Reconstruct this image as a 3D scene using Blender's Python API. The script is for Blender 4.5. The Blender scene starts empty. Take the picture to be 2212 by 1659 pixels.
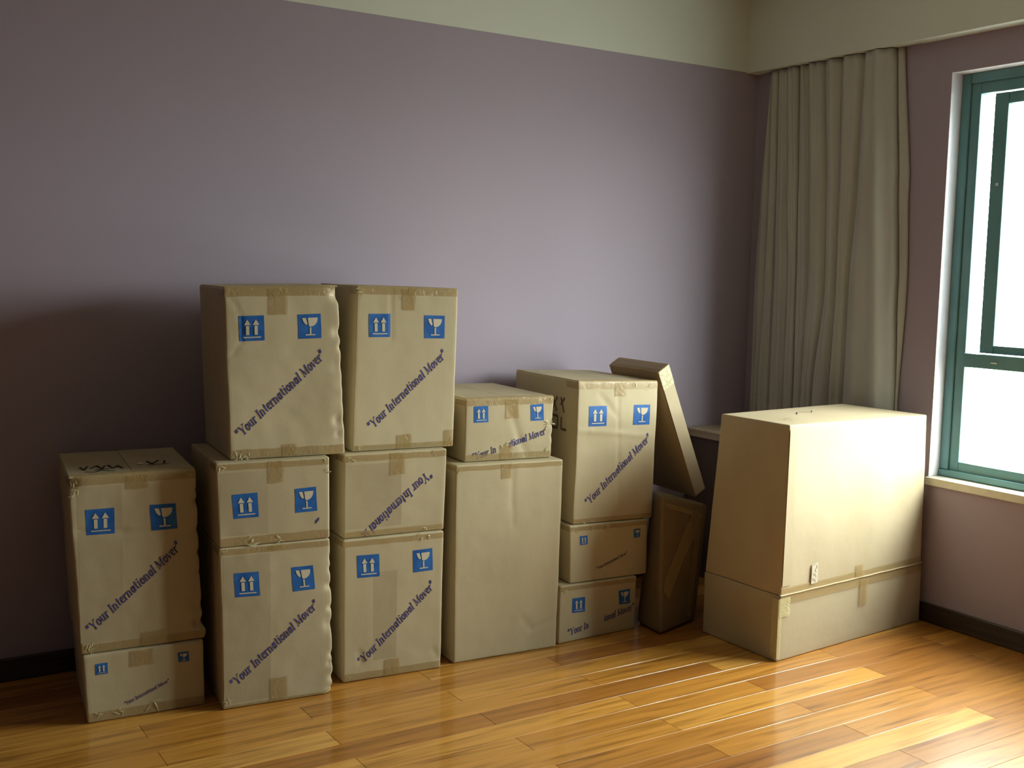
import bpy, bmesh, math, random
from mathutils import Vector, Matrix, noise
random.seed(7)
S = bpy.context.scene
C = S.collection

# ------------------------------------------------------------------ camera, world, exposure
cam_d = bpy.data.cameras.new('camera')
cam_d.sensor_fit = 'HORIZONTAL'; cam_d.sensor_width = 36.0
cam_d.lens = 2384.26/2212*36.0
cam_d.clip_start = 0.05
cam = bpy.data.objects.new('camera', cam_d); C.objects.link(cam); S.camera = cam
YAW, PIT, ROL = math.radians(32.4657), math.radians(5.7959), math.radians(-1.1889)
_f = Vector((math.sin(YAW)*math.cos(PIT), math.cos(YAW)*math.cos(PIT), -math.sin(PIT)))
_r = Vector((math.cos(YAW), -math.sin(YAW), 0)); _d = _f.cross(_r)
_r2 = _r*math.cos(ROL)+_d*math.sin(ROL); _d2 = -_r*math.sin(ROL)+_d*math.cos(ROL)
_m = Matrix((_r2, -_d2, -_f)).transposed().to_4x4(); _m.translation = (0, 0, 1.5)
cam.matrix_world = _m

SKY = 36.0
w = bpy.data.worlds.new('world'); S.world = w; w.use_nodes = True
nt = w.node_tree; nt.nodes.clear()
tc = nt.nodes.new('ShaderNodeTexCoord'); sx = nt.nodes.new('ShaderNodeSeparateXYZ')
nt.links.new(tc.outputs['Generated'], sx.inputs[0])
rp = nt.nodes.new('ShaderNodeValToRGB')                      # overcast: pale ground haze below the horizon, white above
mp = nt.nodes.new('ShaderNodeMapRange'); mp.inputs[1].default_value = -1; mp.inputs[2].default_value = 1
nt.links.new(sx.outputs['Z'], mp.inputs[0]); nt.links.new(mp.outputs[0], rp.inputs[0])
e = rp.color_ramp.elements
e[0].position = 0.30; e[0].color = (0.26, 0.27, 0.24, 1)
e[1].position = 1.0; e[1].color = (0.98, 1.0, 0.96, 1)
x = e.new(0.46); x.color = (0.40, 0.41, 0.38, 1)
x = e.new(0.52); x.color = (0.95, 0.97, 0.92, 1)
bg = nt.nodes.new('ShaderNodeBackground'); bg.inputs[1].default_value = SKY
nt.links.new(rp.outputs[0], bg.inputs[0])
wo = nt.nodes.new('ShaderNodeOutputWorld'); nt.links.new(bg.outputs[0], wo.inputs[0])

XR, YB, XL, YF, ZC = 4.12, 4.20, -3.4, -2.6, 2.96           # room
WY0, WY1, WZ0, WZ1 = 1.50, 3.055, 0.645, 2.38               # window opening in the right wall
pl = bpy.data.lights.new('window_portal', 'AREA'); pl.shape = 'RECTANGLE'
pl.size = WZ1-WZ0; pl.size_y = WY1-WY0; pl.cycles.is_portal = True
po = bpy.data.objects.new('window_portal', pl); C.objects.link(po)
po.location = (XR+0.13, (WY0+WY1)/2, (WZ0+WZ1)/2); po.rotation_euler = (0, math.radians(90), 0)

S.view_settings.view_transform = 'Standard'; S.view_settings.look = 'None'
S.view_settings.exposure = 0.0; S.view_settings.gamma = 1.0
S.view_settings.use_curve_mapping = False

# ------------------------------------------------------------------ materials
def mat(name, col, rough=0.6, spec=0.5, coat=0.0, coat_rough=0.1, alpha=1.0, metal=0.0, sheen=0.0):
    m = bpy.data.materials.new(name); m.use_nodes = True
    b = m.node_tree.nodes['Principled BSDF']
    b.inputs['Base Color'].default_value = (*col, 1); b.inputs['Roughness'].default_value = rough
    b.inputs['Specular IOR Level'].default_value = spec
    b.inputs['Coat Weight'].default_value = coat; b.inputs['Coat Roughness'].default_value = coat_rough
    b.inputs['Alpha'].default_value = alpha; b.inputs['Metallic'].default_value = metal
    b.inputs['Sheen Weight'].default_value = sheen
    return m
def N(m, t, **kw):
    n = m.node_tree.nodes.new(t)
    for k, v in kw.items(): setattr(n, k, v)
    return n
def L(m, a, b): m.node_tree.links.new(a, b)
def bsdf(m): return m.node_tree.nodes['Principled BSDF']
def vary(m, c1, c2, scale=(1, 1, 1), nscale=4.0, detail=3.0, rnd=False, coord='Object', bump=0.0, bscale=None, bdist=0.002, lo=0.35, hi=0.65):
    """noise mix of two colours plus optional noise bump"""
    t = N(m, 'ShaderNodeTexCoord'); mpn = N(m, 'ShaderNodeMapping'); mpn.inputs['Scale'].default_value = scale
    L(m, t.outputs[coord], mpn.inputs[0])
    vec = mpn.outputs[0]
    if rnd:
        oi = N(m, 'ShaderNodeObjectInfo'); mu = N(m, 'ShaderNodeVectorMath', operation='ADD')
        sc = N(m, 'ShaderNodeMath', operation='MULTIPLY'); sc.inputs[1].default_value = 37.0
        L(m, oi.outputs['Random'], sc.inputs[0]); L(m, vec, mu.inputs[0]); L(m, sc.outputs[0], mu.inputs[1]); vec = mu.outputs[0]
    n = N(m, 'ShaderNodeTexNoise'); n.inputs['Scale'].default_value = nscale; n.inputs['Detail'].default_value = detail
    L(m, vec, n.inputs['Vector'])
    r = N(m, 'ShaderNodeValToRGB'); r.color_ramp.elements[0].position = lo; r.color_ramp.elements[1].position = hi
    r.color_ramp.elements[0].color = (*c1, 1); r.color_ramp.elements[1].color = (*c2, 1)
    L(m, n.outputs['Fac'], r.inputs[0]); L(m, r.outputs[0], bsdf(m).inputs['Base Color'])
    if bump:
        n2 = N(m, 'ShaderNodeTexNoise'); n2.inputs['Scale'].default_value = bscale or nscale; n2.inputs['Detail'].default_value = 4
        L(m, vec, n2.inputs['Vector'])
        bp = N(m, 'ShaderNodeBump'); bp.inputs['Strength'].default_value = bump; bp.inputs['Distance'].default_value = bdist
        L(m, n2.outputs['Fac'], bp.inputs['Height']); L(m, bp.outputs[0], bsdf(m).inputs['Normal'])
    return r, vec

M_wall = mat('lavender_paint', (.40, .33, .40), .75, .3)
vary(M_wall, (.350, .290, .362), (.365, .303, .378), nscale=1.5, bump=.08, bscale=180, bdist=.001)
M_cream = mat('cream_paint', (.70, .72, .55), .7, .3)
vary(M_cream, (.63, .64, .58), (.66, .67, .61), nscale=2.0, bump=.06, bscale=150, bdist=.001)
M_base = mat('dark_baseboard_wood', (.035, .022, .016), .4, .4)
vary(M_base, (.030, .018, .014), (.05, .032, .024), scale=(.4, .4, 6), nscale=10)
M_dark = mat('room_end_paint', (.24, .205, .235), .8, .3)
M_sub = mat('subfloor', (.05, .03, .015), .8, .2)

# floor planks: colour per plank, long grain
M_floor = mat('lacquered_plank_wood', (.5, .24, .05), .38, .5, coat=.8, coat_rough=.12)
oi = N(M_floor, 'ShaderNodeObjectInfo'); t = N(M_floor, 'ShaderNodeTexCoord')
at_ = N(M_floor, 'ShaderNodeAttribute'); at_.attribute_name = 'plank_rnd'
rsum = N(M_floor, 'ShaderNodeMath', operation='ADD'); L(M_floor, oi.outputs['Random'], rsum.inputs[0]); L(M_floor, at_.outputs['Fac'], rsum.inputs[1])
fr = N(M_floor, 'ShaderNodeMath', operation='FRACT'); L(M_floor, rsum.outputs[0], fr.inputs[0])
rr = N(M_floor, 'ShaderNodeValToRGB'); rr.color_ramp.elements[0].color = (.34, .125, .018, 1); rr.color_ramp.elements[1].color = (.72, .385, .09, 1)
x = rr.color_ramp.elements.new(.45); x.color = (.50, .215, .032, 1)
x = rr.color_ramp.elements.new(.78); x.color = (.58, .270, .046, 1)
L(M_floor, fr.outputs[0], rr.inputs[0])
mpn = N(M_floor, 'ShaderNodeMapping'); mpn.inputs['Scale'].default_value = (.9, 14, 1)
ofs = N(M_floor, 'ShaderNodeMath', operation='MULTIPLY'); ofs.inputs[1].default_value = 53; L(M_floor, fr.outputs[0], ofs.inputs[0])
cmb = N(M_floor, 'ShaderNodeCombineXYZ'); L(M_floor, ofs.outputs[0], cmb.inputs[0]); L(M_floor, ofs.outputs[0], cmb.inputs[1])
L(M_floor, t.outputs['Object'], mpn.inputs[0]); va = N(M_floor, 'ShaderNodeVectorMath', operation='ADD')
L(M_floor, mpn.outputs[0], va.inputs[0]); L(M_floor, cmb.outputs[0], va.inputs[1])
n1 = N(M_floor, 'ShaderNodeTexNoise'); n1.inputs['Scale'].default_value = 2.6; n1.inputs['Detail'].default_value = 7; n1.inputs['Distortion'].default_value = .6
L(M_floor, va.outputs[0], n1.inputs['Vector'])
rg = N(M_floor, 'ShaderNodeValToRGB'); rg.color_ramp.elements[0].position = .30; rg.color_ramp.elements[0].color = (.50, .43, .34, 1)
rg.color_ramp.elements[1].position = .66; rg.color_ramp.elements[1].color = (1.1, 1.1, 1.15, 1)
x = rg.color_ramp.elements.new(.47); x.color = (.92, .90, .86, 1)
L(M_floor, n1.outputs['Fac'], rg.inputs[0])
mx = N(M_floor, 'ShaderNodeMix', data_type='RGBA', blend_type='MULTIPLY'); mx.inputs[0].default_value = 1
L(M_floor, rr.outputs[0], mx.inputs[6]); L(M_floor, rg.outputs[0], mx.inputs[7]); L(M_floor, mx.outputs[2], bsdf(M_floor).inputs['Base Color'])
bp = N(M_floor, 'ShaderNodeBump'); bp.inputs['Strength'].default_value = .05; bp.inputs['Distance'].default_value = .002
L(M_floor, n1.outputs['Fac'], bp.inputs['Height']); L(M_floor, bp.outputs[0], bsdf(M_floor).inputs['Normal'])

def cardboard(name, c1, c2, vertical=True, rough=.62):
    m = mat(name, c1, rough, .28)
    r, vec = vary(m, c1, c2, nscale=3.5, detail=6, rnd=True, scale=(1, 1, .45) if vertical else (.4, 1, 1.2))
    wv = N(m, 'ShaderNodeTexWave', wave_type='BANDS', bands_direction='X' if vertical else 'Z')
    wv.inputs['Scale'].default_value = 55; wv.inputs['Distortion'].default_value = .6; wv.inputs['Detail'].default_value = 1
    tt = N(m, 'ShaderNodeTexCoord'); L(m, tt.outputs['Object'], wv.inputs['Vector'])
    nn = N(m, 'ShaderNodeTexNoise'); nn.inputs['Scale'].default_value = 22; nn.inputs['Detail'].default_value = 5; L(m, tt.outputs['Object'], nn.inputs['Vector'])
    ad = N(m, 'ShaderNodeMath', operation='MULTIPLY_ADD'); ad.inputs[1].default_value = .035
    L(m, wv.outputs['Fac'], ad.inputs[0]); L(m, nn.outputs['Fac'], ad.inputs[2])
    b = N(m, 'ShaderNodeBump'); b.inputs['Strength'].default_value = .20; b.inputs['Distance'].default_value = .004
    L(m, ad.outputs[0], b.inputs['Height']); L(m, b.outputs[0], bsdf(m).inputs['Normal'])
    return m
M_card = cardboard('corrugated_cardboard', (.43, .355, .225), (.50, .42, .275))
M_cardh = cardboard('corrugated_cardboard_sideways', (.41, .335, .22), (.47, .39, .265), vertical=False)
M_cardw = cardboard('pale_cardboard', (.42, .335, .215), (.48, .39, .26))
M_cardb = cardboard('brown_kraft_cardboard', (.30, .21, .115), (.36, .26, .145))
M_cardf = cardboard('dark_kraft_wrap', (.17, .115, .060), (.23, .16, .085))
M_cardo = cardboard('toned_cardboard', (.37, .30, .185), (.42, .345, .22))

def tape(name, col, alpha):
    m = mat(name, col, .22, .55, alpha=alpha)
    tt = N(m, 'ShaderNodeTexCoord')
    n = N(m, 'ShaderNodeTexNoise'); n.inputs['Scale'].default_value = 38; n.inputs['Detail'].default_value = 6; n.inputs['Distortion'].default_value = 2.2
    L(m, tt.outputs['Object'], n.inputs['Vector'])
    b = N(m, 'ShaderNodeBump'); b.inputs['Strength'].default_value = .7; b.inputs['Distance'].default_value = .004
    L(m, n.outputs['Fac'], b.inputs['Height']); L(m, b.outputs[0], bsdf(m).inputs['Normal'])
    return m
M_tape = tape('brown_packing_tape', (.45, .31, .13), .52)
M_wrap = tape('crumpled_packing_tape', (.60, .53, .30), .70)
M_blue = mat('blue_print', (.012, .10, .36), .5, .3)
vary(M_blue, (.010, .085, .33), (.022, .13, .42), nscale=25, rnd=True)
M_knock = mat('unprinted_board', (.56, .50, .38), .6, .3)
M_ink = mat('dark_blue_ink', (.035, .030, .15), .55, .3)
vary(M_ink, (.025, .022, .12), (.09, .08, .24), nscale=120, rnd=True)
M_marker = mat('black_marker', (.02, .022, .02), .5, .3)
M_faint = mat('faded_marker', (.11, .085, .055), .6, .2)
M_paper = mat('white_paper', (.75, .75, .72), .6, .3)
M_cloth = mat('beige_curtain_cloth', (.42, .40, .30), .85, .2, sheen=.2)
vary(M_cloth, (.43, .415, .37), (.47, .455, .41), scale=(1, 1, .3), nscale=9, bump=.3, bscale=260, bdist=.0006)
M_frame = mat('dark_green_window_metal', (.035, .095, .10), .35, .5)
vary(M_frame, (.10, .24, .26), (.12, .28, .30), nscale=6)
M_steel = mat('steel', (.6, .6, .6), .3, .5, metal=1)
M_sill = mat('cream_stone_sill', (.66, .62, .50), .25, .5)
vary(M_sill, (.60, .56, .44), (.70, .66, .55), nscale=14, detail=6)
M_seal = mat('grey_window_seal', (.05, .06, .06), .6)
M_top = mat('pale_wood_top', (.36, .28, .18), .4, .4); vary(M_top, (.33, .25, .16), (.41, .33, .22), scale=(8, 1, 8), nscale=3)
M_body = mat('dark_brown_wood', (.10, .065, .05), .5, .4); vary(M_body, (.085, .055, .042), (.12, .08, .06), scale=(8, 8, .7), nscale=3)

M_glass = bpy.data.materials.new('clear_glass'); M_glass.use_nodes = True
g = M_glass.node_tree; g.nodes.clear()
o_ = g.nodes.new('ShaderNodeOutputMaterial'); mixs = g.nodes.new('ShaderNodeMixShader'); tr = g.nodes.new('ShaderNodeBsdfTransparent'); gl = g.nodes.new('ShaderNodeBsdfGlossy')
lw = g.nodes.new('ShaderNodeLayerWeight'); pw = g.nodes.new('ShaderNodeMath'); pw.operation = 'POWER'; pw.inputs[1].default_value = 5
fz = g.nodes.new('ShaderNodeMath'); fz.operation = 'MULTIPLY_ADD'; fz.inputs[1].default_value = .9; fz.inputs[2].default_value = .04
g.links.new(lw.outputs['Facing'], pw.inputs[0]); g.links.new(pw.outputs[0], fz.inputs[0]); gl.inputs['Roughness'].default_value = .02
tr.inputs[0].default_value = (.93, .97, .95, 1)
g.links.new(fz.outputs[0], mixs.inputs[0]); g.links.new(tr.outputs[0], mixs.inputs[1]); g.links.new(gl.outputs[0], mixs.inputs[2]); g.links.new(mixs.outputs[0], o_.inputs[0])

# ------------------------------------------------------------------ helpers
def link(name, me, parent=None):
    o = bpy.data.objects.new(name, me); C.objects.link(o)
    if parent is not None: o.parent = parent
    return o
def mesh(name, vs, fs, mats, smooth=False, fm=None):
    me = bpy.data.meshes.new(name); me.from_pydata([tuple(v) for v in vs], [], fs)
    for m in (mats if isinstance(mats, (list, tuple)) else [mats]): me.materials.append(m)
    if fm: me.polygons.foreach_set('material_index', fm)
    if smooth: me.polygons.foreach_set('use_smooth', [True]*len(me.polygons))
    me.update(); return me
def obj(name, vs, fs, mats, parent=None, smooth=False, fm=None):
    return link(name, mesh(name, vs, fs, mats, smooth, fm), parent)
def boxes_mesh(name, bs, m, bevel=0.0, parent=None, seg=1):
    """bs: list of (x0,x1,y0,y1,z0,z1)"""
    bm = bmesh.new()
    for x0, x1, y0, y1, z0, z1 in bs:
        r = bmesh.ops.create_cube(bm, size=1)
        bmesh.ops.scale(bm, vec=(x1-x0, y1-y0, z1-z0), verts=r['verts'])
        bmesh.ops.translate(bm, vec=((x0+x1)/2, (y0+y1)/2, (z0+z1)/2), verts=r['verts'])
    if bevel: bmesh.ops.bevel(bm, geom=bm.edges[:], offset=bevel, segments=seg, affect='EDGES', profile=.5)
    me = bpy.data.meshes.new(name); bm.to_mesh(me); bm.free(); me.materials.append(m)
    return link(name, me, parent)
def tag(o, label=None, cat=None, group=None, kind=None):
    if label: o['label'] = label
    if cat: o['category'] = cat
    if group: o['group'] = group
    if kind: o['kind'] = kind
    return o
def struct(o): o['kind'] = 'structure'; return o

# ------------------------------------------------------------------ room shell
T = .16
struct(boxes_mesh('wall_back', [(XL-T, XR+.135, YB, YB+T, -.1, ZC)], M_wall))
# right wall with the window opening
struct(boxes_mesh('wall_right', [(XR, XR+.135, WY1, YB, -.1, ZC), (XR, XR+.135, YF, WY0, -.1, ZC),
       (XR, XR+.135, WY0, WY1, -.1, WZ0-.036), (XR, XR+.135, WY0, WY1, WZ1, ZC)], M_wall))
struct(boxes_mesh('wall_left', [(XL-T, XL, YF-T, YB, -.1, ZC)], M_dark))
struct(boxes_mesh('wall_front', [(XL, XR+.135, YF-T, YF, -.1, ZC)], M_dark))
struct(boxes_mesh('ceiling', [(XL-T, XR+.135, YF-T, YB+T, ZC, ZC+.1)], M_cream))
t1 = struct(boxes_mesh('trim_1', [(XL, XR-.08, YB-.004, YB-.0005, 2.527, ZC)], M_cream)); t1['label'] = 'cream painted band along the top of the back wall'
t2 = struct(boxes_mesh('trim_2', [(XR-.08, XR-.0005, YF, YB-.0005, 2.522, ZC)], M_cream, bevel=.002)); t2['label'] = 'cream boxed beam above the curtain and window'
struct(boxes_mesh('baseboard_back', [(XL, XR-.001, YB-.014, YB-.0005, .001, .085)], M_base, bevel=.003))
struct(boxes_mesh('baseboard_right', [(XR-.014, XR-.0005, YF, YB-.016, .001, .085)], M_base, bevel=.003))

M_rev = mat('glare_lightened_reveal', (.74, .69, .75), .7, .3)  # reveal lighter than the wall: window glare put into its colour
t3 = struct(boxes_mesh('trim_3', [(XR+.0005, XR+.0795, WY1-.003, WY1-.0005, WZ0+.001, WZ1-.001), (XR+.0005, XR+.0795, WY0+.0005, WY0+.003, WZ0+.001, WZ1-.001), (XR+.0005, XR+.0795, WY0+.003, WY1-.003, WZ1-.003, WZ1-.0005)], M_rev)); t3['label'] = 'lining of the window opening, its colour lightened for window glare'
# floor with planks
fl = struct(boxes_mesh('floor', [(XL, XR, YF, YB, -.1, -.012)], M_sub))
RW, PLN, Y0P = .1148, 1.02, 3.002
pm_cache = {}
def plank_mesh(ln, wd):
    k = (round(ln, 3), round(wd, 3))
    if k in pm_cache: return pm_cache[k]
    bm = bmesh.new(); r = bmesh.ops.create_cube(bm, size=1)
    bmesh.ops.scale(bm, vec=(ln-.0008, wd-.0008, .0118), verts=r['verts'])
    bmesh.ops.translate(bm, vec=(ln/2, wd/2, -.0059), verts=r['verts'])
    ed = [e for e in bm.edges if all(v.co.z > -.006 for v in e.verts)]
    bmesh.ops.bevel(bm, geom=ed, offset=.0008, segments=1, affect='EDGES')
    me = bpy.data.meshes.new('plank'); bm.to_mesh(me); bm.free(); me.materials.append(M_floor)
    at = me.attributes.new('plank_rnd', 'FLOAT', 'FACE')
    pm_cache[k] = me; return me
far_v, far_f, far_a = [], [], []
for k in range(-11, 49):
    ya, yb = Y0P-(k+1)*RW, Y0P-k*RW
    ya, yb = max(ya, YF), min(yb, YB)
    if yb-ya < .01: continue
    x = (2.387 if k % 2 == 0 else 2.897)-6*PLN
    while x < XR:
        a, b = max(x, XL), min(x+PLN, XR); x += PLN
        if b-a < .02: continue
        if b > -.3 and k <= 10:
            o = bpy.data.objects.new('plank', plank_mesh(b-a, yb-ya)); C.objects.link(o)
            o.parent = fl; o.location = (a, ya, 0)
        else:
            i = len(far_v); far_v += [(a+.0004, ya+.0004, 0), (b-.0004, ya+.0004, 0), (b-.0004, yb-.0004, 0), (a+.0004, yb-.0004, 0)]
            far_f.append((i, i+1, i+2, i+3)); far_a.append(random.random())
fo = obj('plank_field', far_v, far_f, M_floor, fl); fo['kind'] = 'stuff'
fo.data.attributes.new('plank_rnd', 'FLOAT', 'FACE').data.foreach_set('value', far_a)

# ------------------------------------------------------------------ window
win = bpy.data.objects.new('window_1', None); C.objects.link(win); win.location = (XR+.1, (WY0+WY1)/2, WZ0); win['kind'] = 'structure'
def wpart(name, bs, m, bevel=.003, seg=2):
    o = boxes_mesh(name, bs, m, bevel, None, seg); o.parent = win; o.matrix_parent_inverse = Matrix.Translation(-win.location); return o
xf0, xf1 = XR+.08, XR+.128
MY = 1.96                                                        # mullion between opening sash and fixed light
wpart('window_frame', [(xf0, xf1, WY1-.09, WY1, WZ0, WZ1), (xf0, xf1, WY0, WY0+.09, WZ0, WZ1),
      (xf0, xf1, WY0+.09, WY1-.09, WZ1-.092, WZ1), (xf0, xf1, WY0+.09, WY1-.09, WZ0, .716),
      (xf0-.012, xf1, WY0+.09, WY1-.09, 1.133, 1.193), (xf0, xf1, MY-.035, MY+.035, 1.193, WZ1-.092), (xf0, xf1, MY-.035, MY+.035, .716, 1.133)], M_frame)
wpart('frame_lip', [(xf0-.018, xf0-.0005, WY0+.02, WY1-.002, WZ0+.001, WZ0+.030), (xf0-.010, xf0-.0005, WY1-.045, WY1-.002, WZ0+.030, WZ1-.002), (xf0-.010, xf0-.0005, WY0+.02, WY1-.046, WZ1-.045, WZ1-.002)], M_frame, .004)
sa = wpart('opening_sash', [(xf0+.010, xf1-.006, 2.84, 2.905, 1.197, 2.283), (xf0+.012, xf1-.006, 1.998, 2.060, 1.197, 2.283),
      (xf0+.012, xf1-.006, 2.060, 2.84, 1.197, 1.232), (xf0+.012, xf1-.006, 2.060, 2.84, 2.236, 2.283)], M_frame)
gp = wpart('glass_pane', [(xf0+.024, xf0+.030, 2.053, 2.845, 1.228, 2.24)], M_glass, 0)
gp = wpart('glass_pane', [(xf0+.024, xf0+.030, MY+.03, WY1-.085, .712, 1.137)], M_glass, 0)
gp = wpart('glass_pane', [(xf0+.024, xf0+.030, WY0+.085, MY-.03, .712, 1.137)], M_glass, 0)
gp = wpart('glass_pane', [(xf0+.024, xf0+.030, WY0+.085, MY-.03, 1.189, WZ1-.088)], M_glass, 0)
wpart('sash_stay', [(xf0-.016, xf0-.0125, 2.80, 2.83, 1.158, 1.164)], M_steel, .001)
wpart('sash_pin', [(xf0+.004, xf0+.0115, 2.865, 2.875, 1.90, 1.912)], M_steel, .001)
wpart('window_sill', [(XR-.018, xf0+.02, WY0-.03, WY1+.004, WZ0-.036, WZ0-.0005)], M_sill, .004, 3)

# ------------------------------------------------------------------ moving boxes
BOX = {
  'A0': {"o":[0.716,3.664],"a":-0.0664,"D":0.47,"c":[[-0.014,0.2305],[0.376,0.2305],[0.0,-0.0],[0.377,0.0]],"ic":[[[0.026,0.198],[0.064,0.199],[0.065,0.162],[0.027,0.162]],[[0.287,0.198],[0.323,0.198],[0.326,0.164],[0.29,0.164]]],"sl":[[0.116,0.049],[0.259,0.107]]},
  'A1': {"o":[0.699,3.676],"a":-0.0664,"D":0.48,"c":[[-0.028,0.821],[0.374,0.822],[0.0,0.2305],[0.395,0.2305]],"ic":[[[0.023,0.71],[0.111,0.71],[0.112,0.625],[0.026,0.627]],[[0.225,0.71],[0.308,0.709],[0.312,0.623],[0.228,0.623]]],"sl":[[0.024,0.311],[0.318,0.569]]},
  'B0': {"o":[1.131,3.56],"a":-0.0964,"D":0.5,"c":[[-0.01,0.5615],[0.372,0.5615],[0.0,0.0],[0.389,0.0]],"ic":[[[0.04,0.472],[0.123,0.47],[0.127,0.386],[0.043,0.389]],[[0.236,0.472],[0.313,0.472],[0.319,0.387],[0.241,0.386]]],"sl":[[0.03,0.086],[0.326,0.338]]},
  'B1': {"o":[1.121,3.56],"a":-0.0964,"D":0.44,"c":[[-0.011,0.8505],[0.38,0.8505],[0.0,0.5615],[0.382,0.5615]],"ic":[[[0.043,0.741],[0.128,0.743],[0.133,0.659],[0.049,0.658]],[[0.256,0.746],[0.331,0.749],[0.336,0.664],[0.259,0.662]]]},
  'B2': {"o":[1.168,3.588],"a":-0.0964,"D":0.42,"c":[[-0.018,1.433],[0.376,1.442],[0.0,0.8505],[0.401,0.8505]],"ic":[[[0.03,1.335],[0.114,1.338],[0.116,1.254],[0.032,1.251]],[[0.23,1.341],[0.312,1.344],[0.316,1.26],[0.233,1.258]]],"sl":[[0.025,0.936],[0.323,1.209]]},
  'C0': {"o":[1.583,3.589],"a":-0.0882,"D":0.5,"c":[[-0.003,0.5305],[0.391,0.5305],[0.0,-0.0],[0.388,-0.0]],"ic":[[[0.05,0.47],[0.135,0.468],[0.138,0.384],[0.053,0.387]],[[0.267,0.467],[0.344,0.469],[0.349,0.385],[0.27,0.384]]],"sl":[[0.062,0.07],[0.352,0.335]]},
  'C1': {"o":[1.585,3.6],"a":-0.0882,"D":0.5,"c":[[0.001,0.8395],[0.403,0.8395],[0.0,0.5305],[0.395,0.5305]],"ic":[],"sl":[[0.338,0.751],[0.013,0.479]]},
  'C2': {"o":[1.629,3.631],"a":-0.0882,"D":0.44,"c":[[0.018,1.441],[0.414,1.434],[0.0,0.8395],[0.403,0.8395]],"ic":[[[0.063,1.34],[0.146,1.34],[0.146,1.256],[0.064,1.256]],[[0.278,1.335],[0.36,1.333],[0.36,1.249],[0.28,1.25]]],"sl":[[0.065,0.929],[0.364,1.197]]},
  'D0': {"o":[2.03,3.57],"a":-0.0683,"D":0.52,"c":[[-0.003,0.771],[0.47,0.765],[0.0,-0.0],[0.46,0.0]]},
  'D1': {"o":[2.087,3.612],"a":-0.0683,"D":0.53,"c":[[0.004,1.018],[0.394,1.014],[0.0,0.7702],[0.386,0.7653]],"ic":[[[0.039,0.986],[0.1,0.986],[0.102,0.923],[0.04,0.923]],[[0.286,0.983],[0.345,0.984],[0.349,0.919],[0.288,0.919]]],"sl":[[0.036,0.789],[0.368,0.879]]},
  'E0': {"o":[2.509,3.557],"a":0.0208,"D":0.5,"c":[[0.005,0.242],[0.407,0.229],[0.0,-0.0],[0.404,0.0]],"ic":[[[0.067,0.182],[0.132,0.179],[0.134,0.117],[0.069,0.121]],[[0.311,0.179],[0.371,0.179],[0.372,0.117],[0.314,0.119]]],"sl":[[0.048,0.041],[0.396,0.1]]},
  'E1': {"o":[2.568,3.568],"a":0.0208,"D":0.5,"c":[[-0.008,0.482],[0.408,0.467],[0.0,0.2403],[0.41,0.227]],"ic":[[[0.045,0.434],[0.084,0.433],[0.087,0.396],[0.047,0.396]],[[0.33,0.431],[0.366,0.431],[0.367,0.394],[0.333,0.394]]],"sl":[[0.139,0.287],[0.299,0.335]]},
  'E2': {"o":[2.583,3.578],"a":0.0208,"D":0.53,"c":[[0.01,1.071],[0.432,1.055],[0.0,0.4812],[0.422,0.466]],"ic":[[[0.066,0.965],[0.158,0.962],[0.158,0.879],[0.066,0.882]],[[0.303,0.959],[0.39,0.956],[0.389,0.872],[0.3,0.875]]],"sl":[[0.065,0.565],[0.392,0.822]]},
  'H': {"o":[3.144,2.972],"a":0.0661,"D":0.4,"c":[[0.017,0.94],[0.927,0.926],[0.0,-0.0],[0.961,0.0]]},
}
SK = {'A': .05, 'B': .01, 'C': 0.0, 'D': .012, 'E': .095, 'H': 0.0}     # lean of the depth direction
ZG = .0015
def lines(Ln, r, st):
    n = max(1, int(round((Ln-2*r)/st)))
    return [0, .3*r, .62*r] + [r+(Ln-2*r)*i/n for i in range(n+1)] + [Ln-.62*r, Ln-.3*r, Ln]

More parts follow.
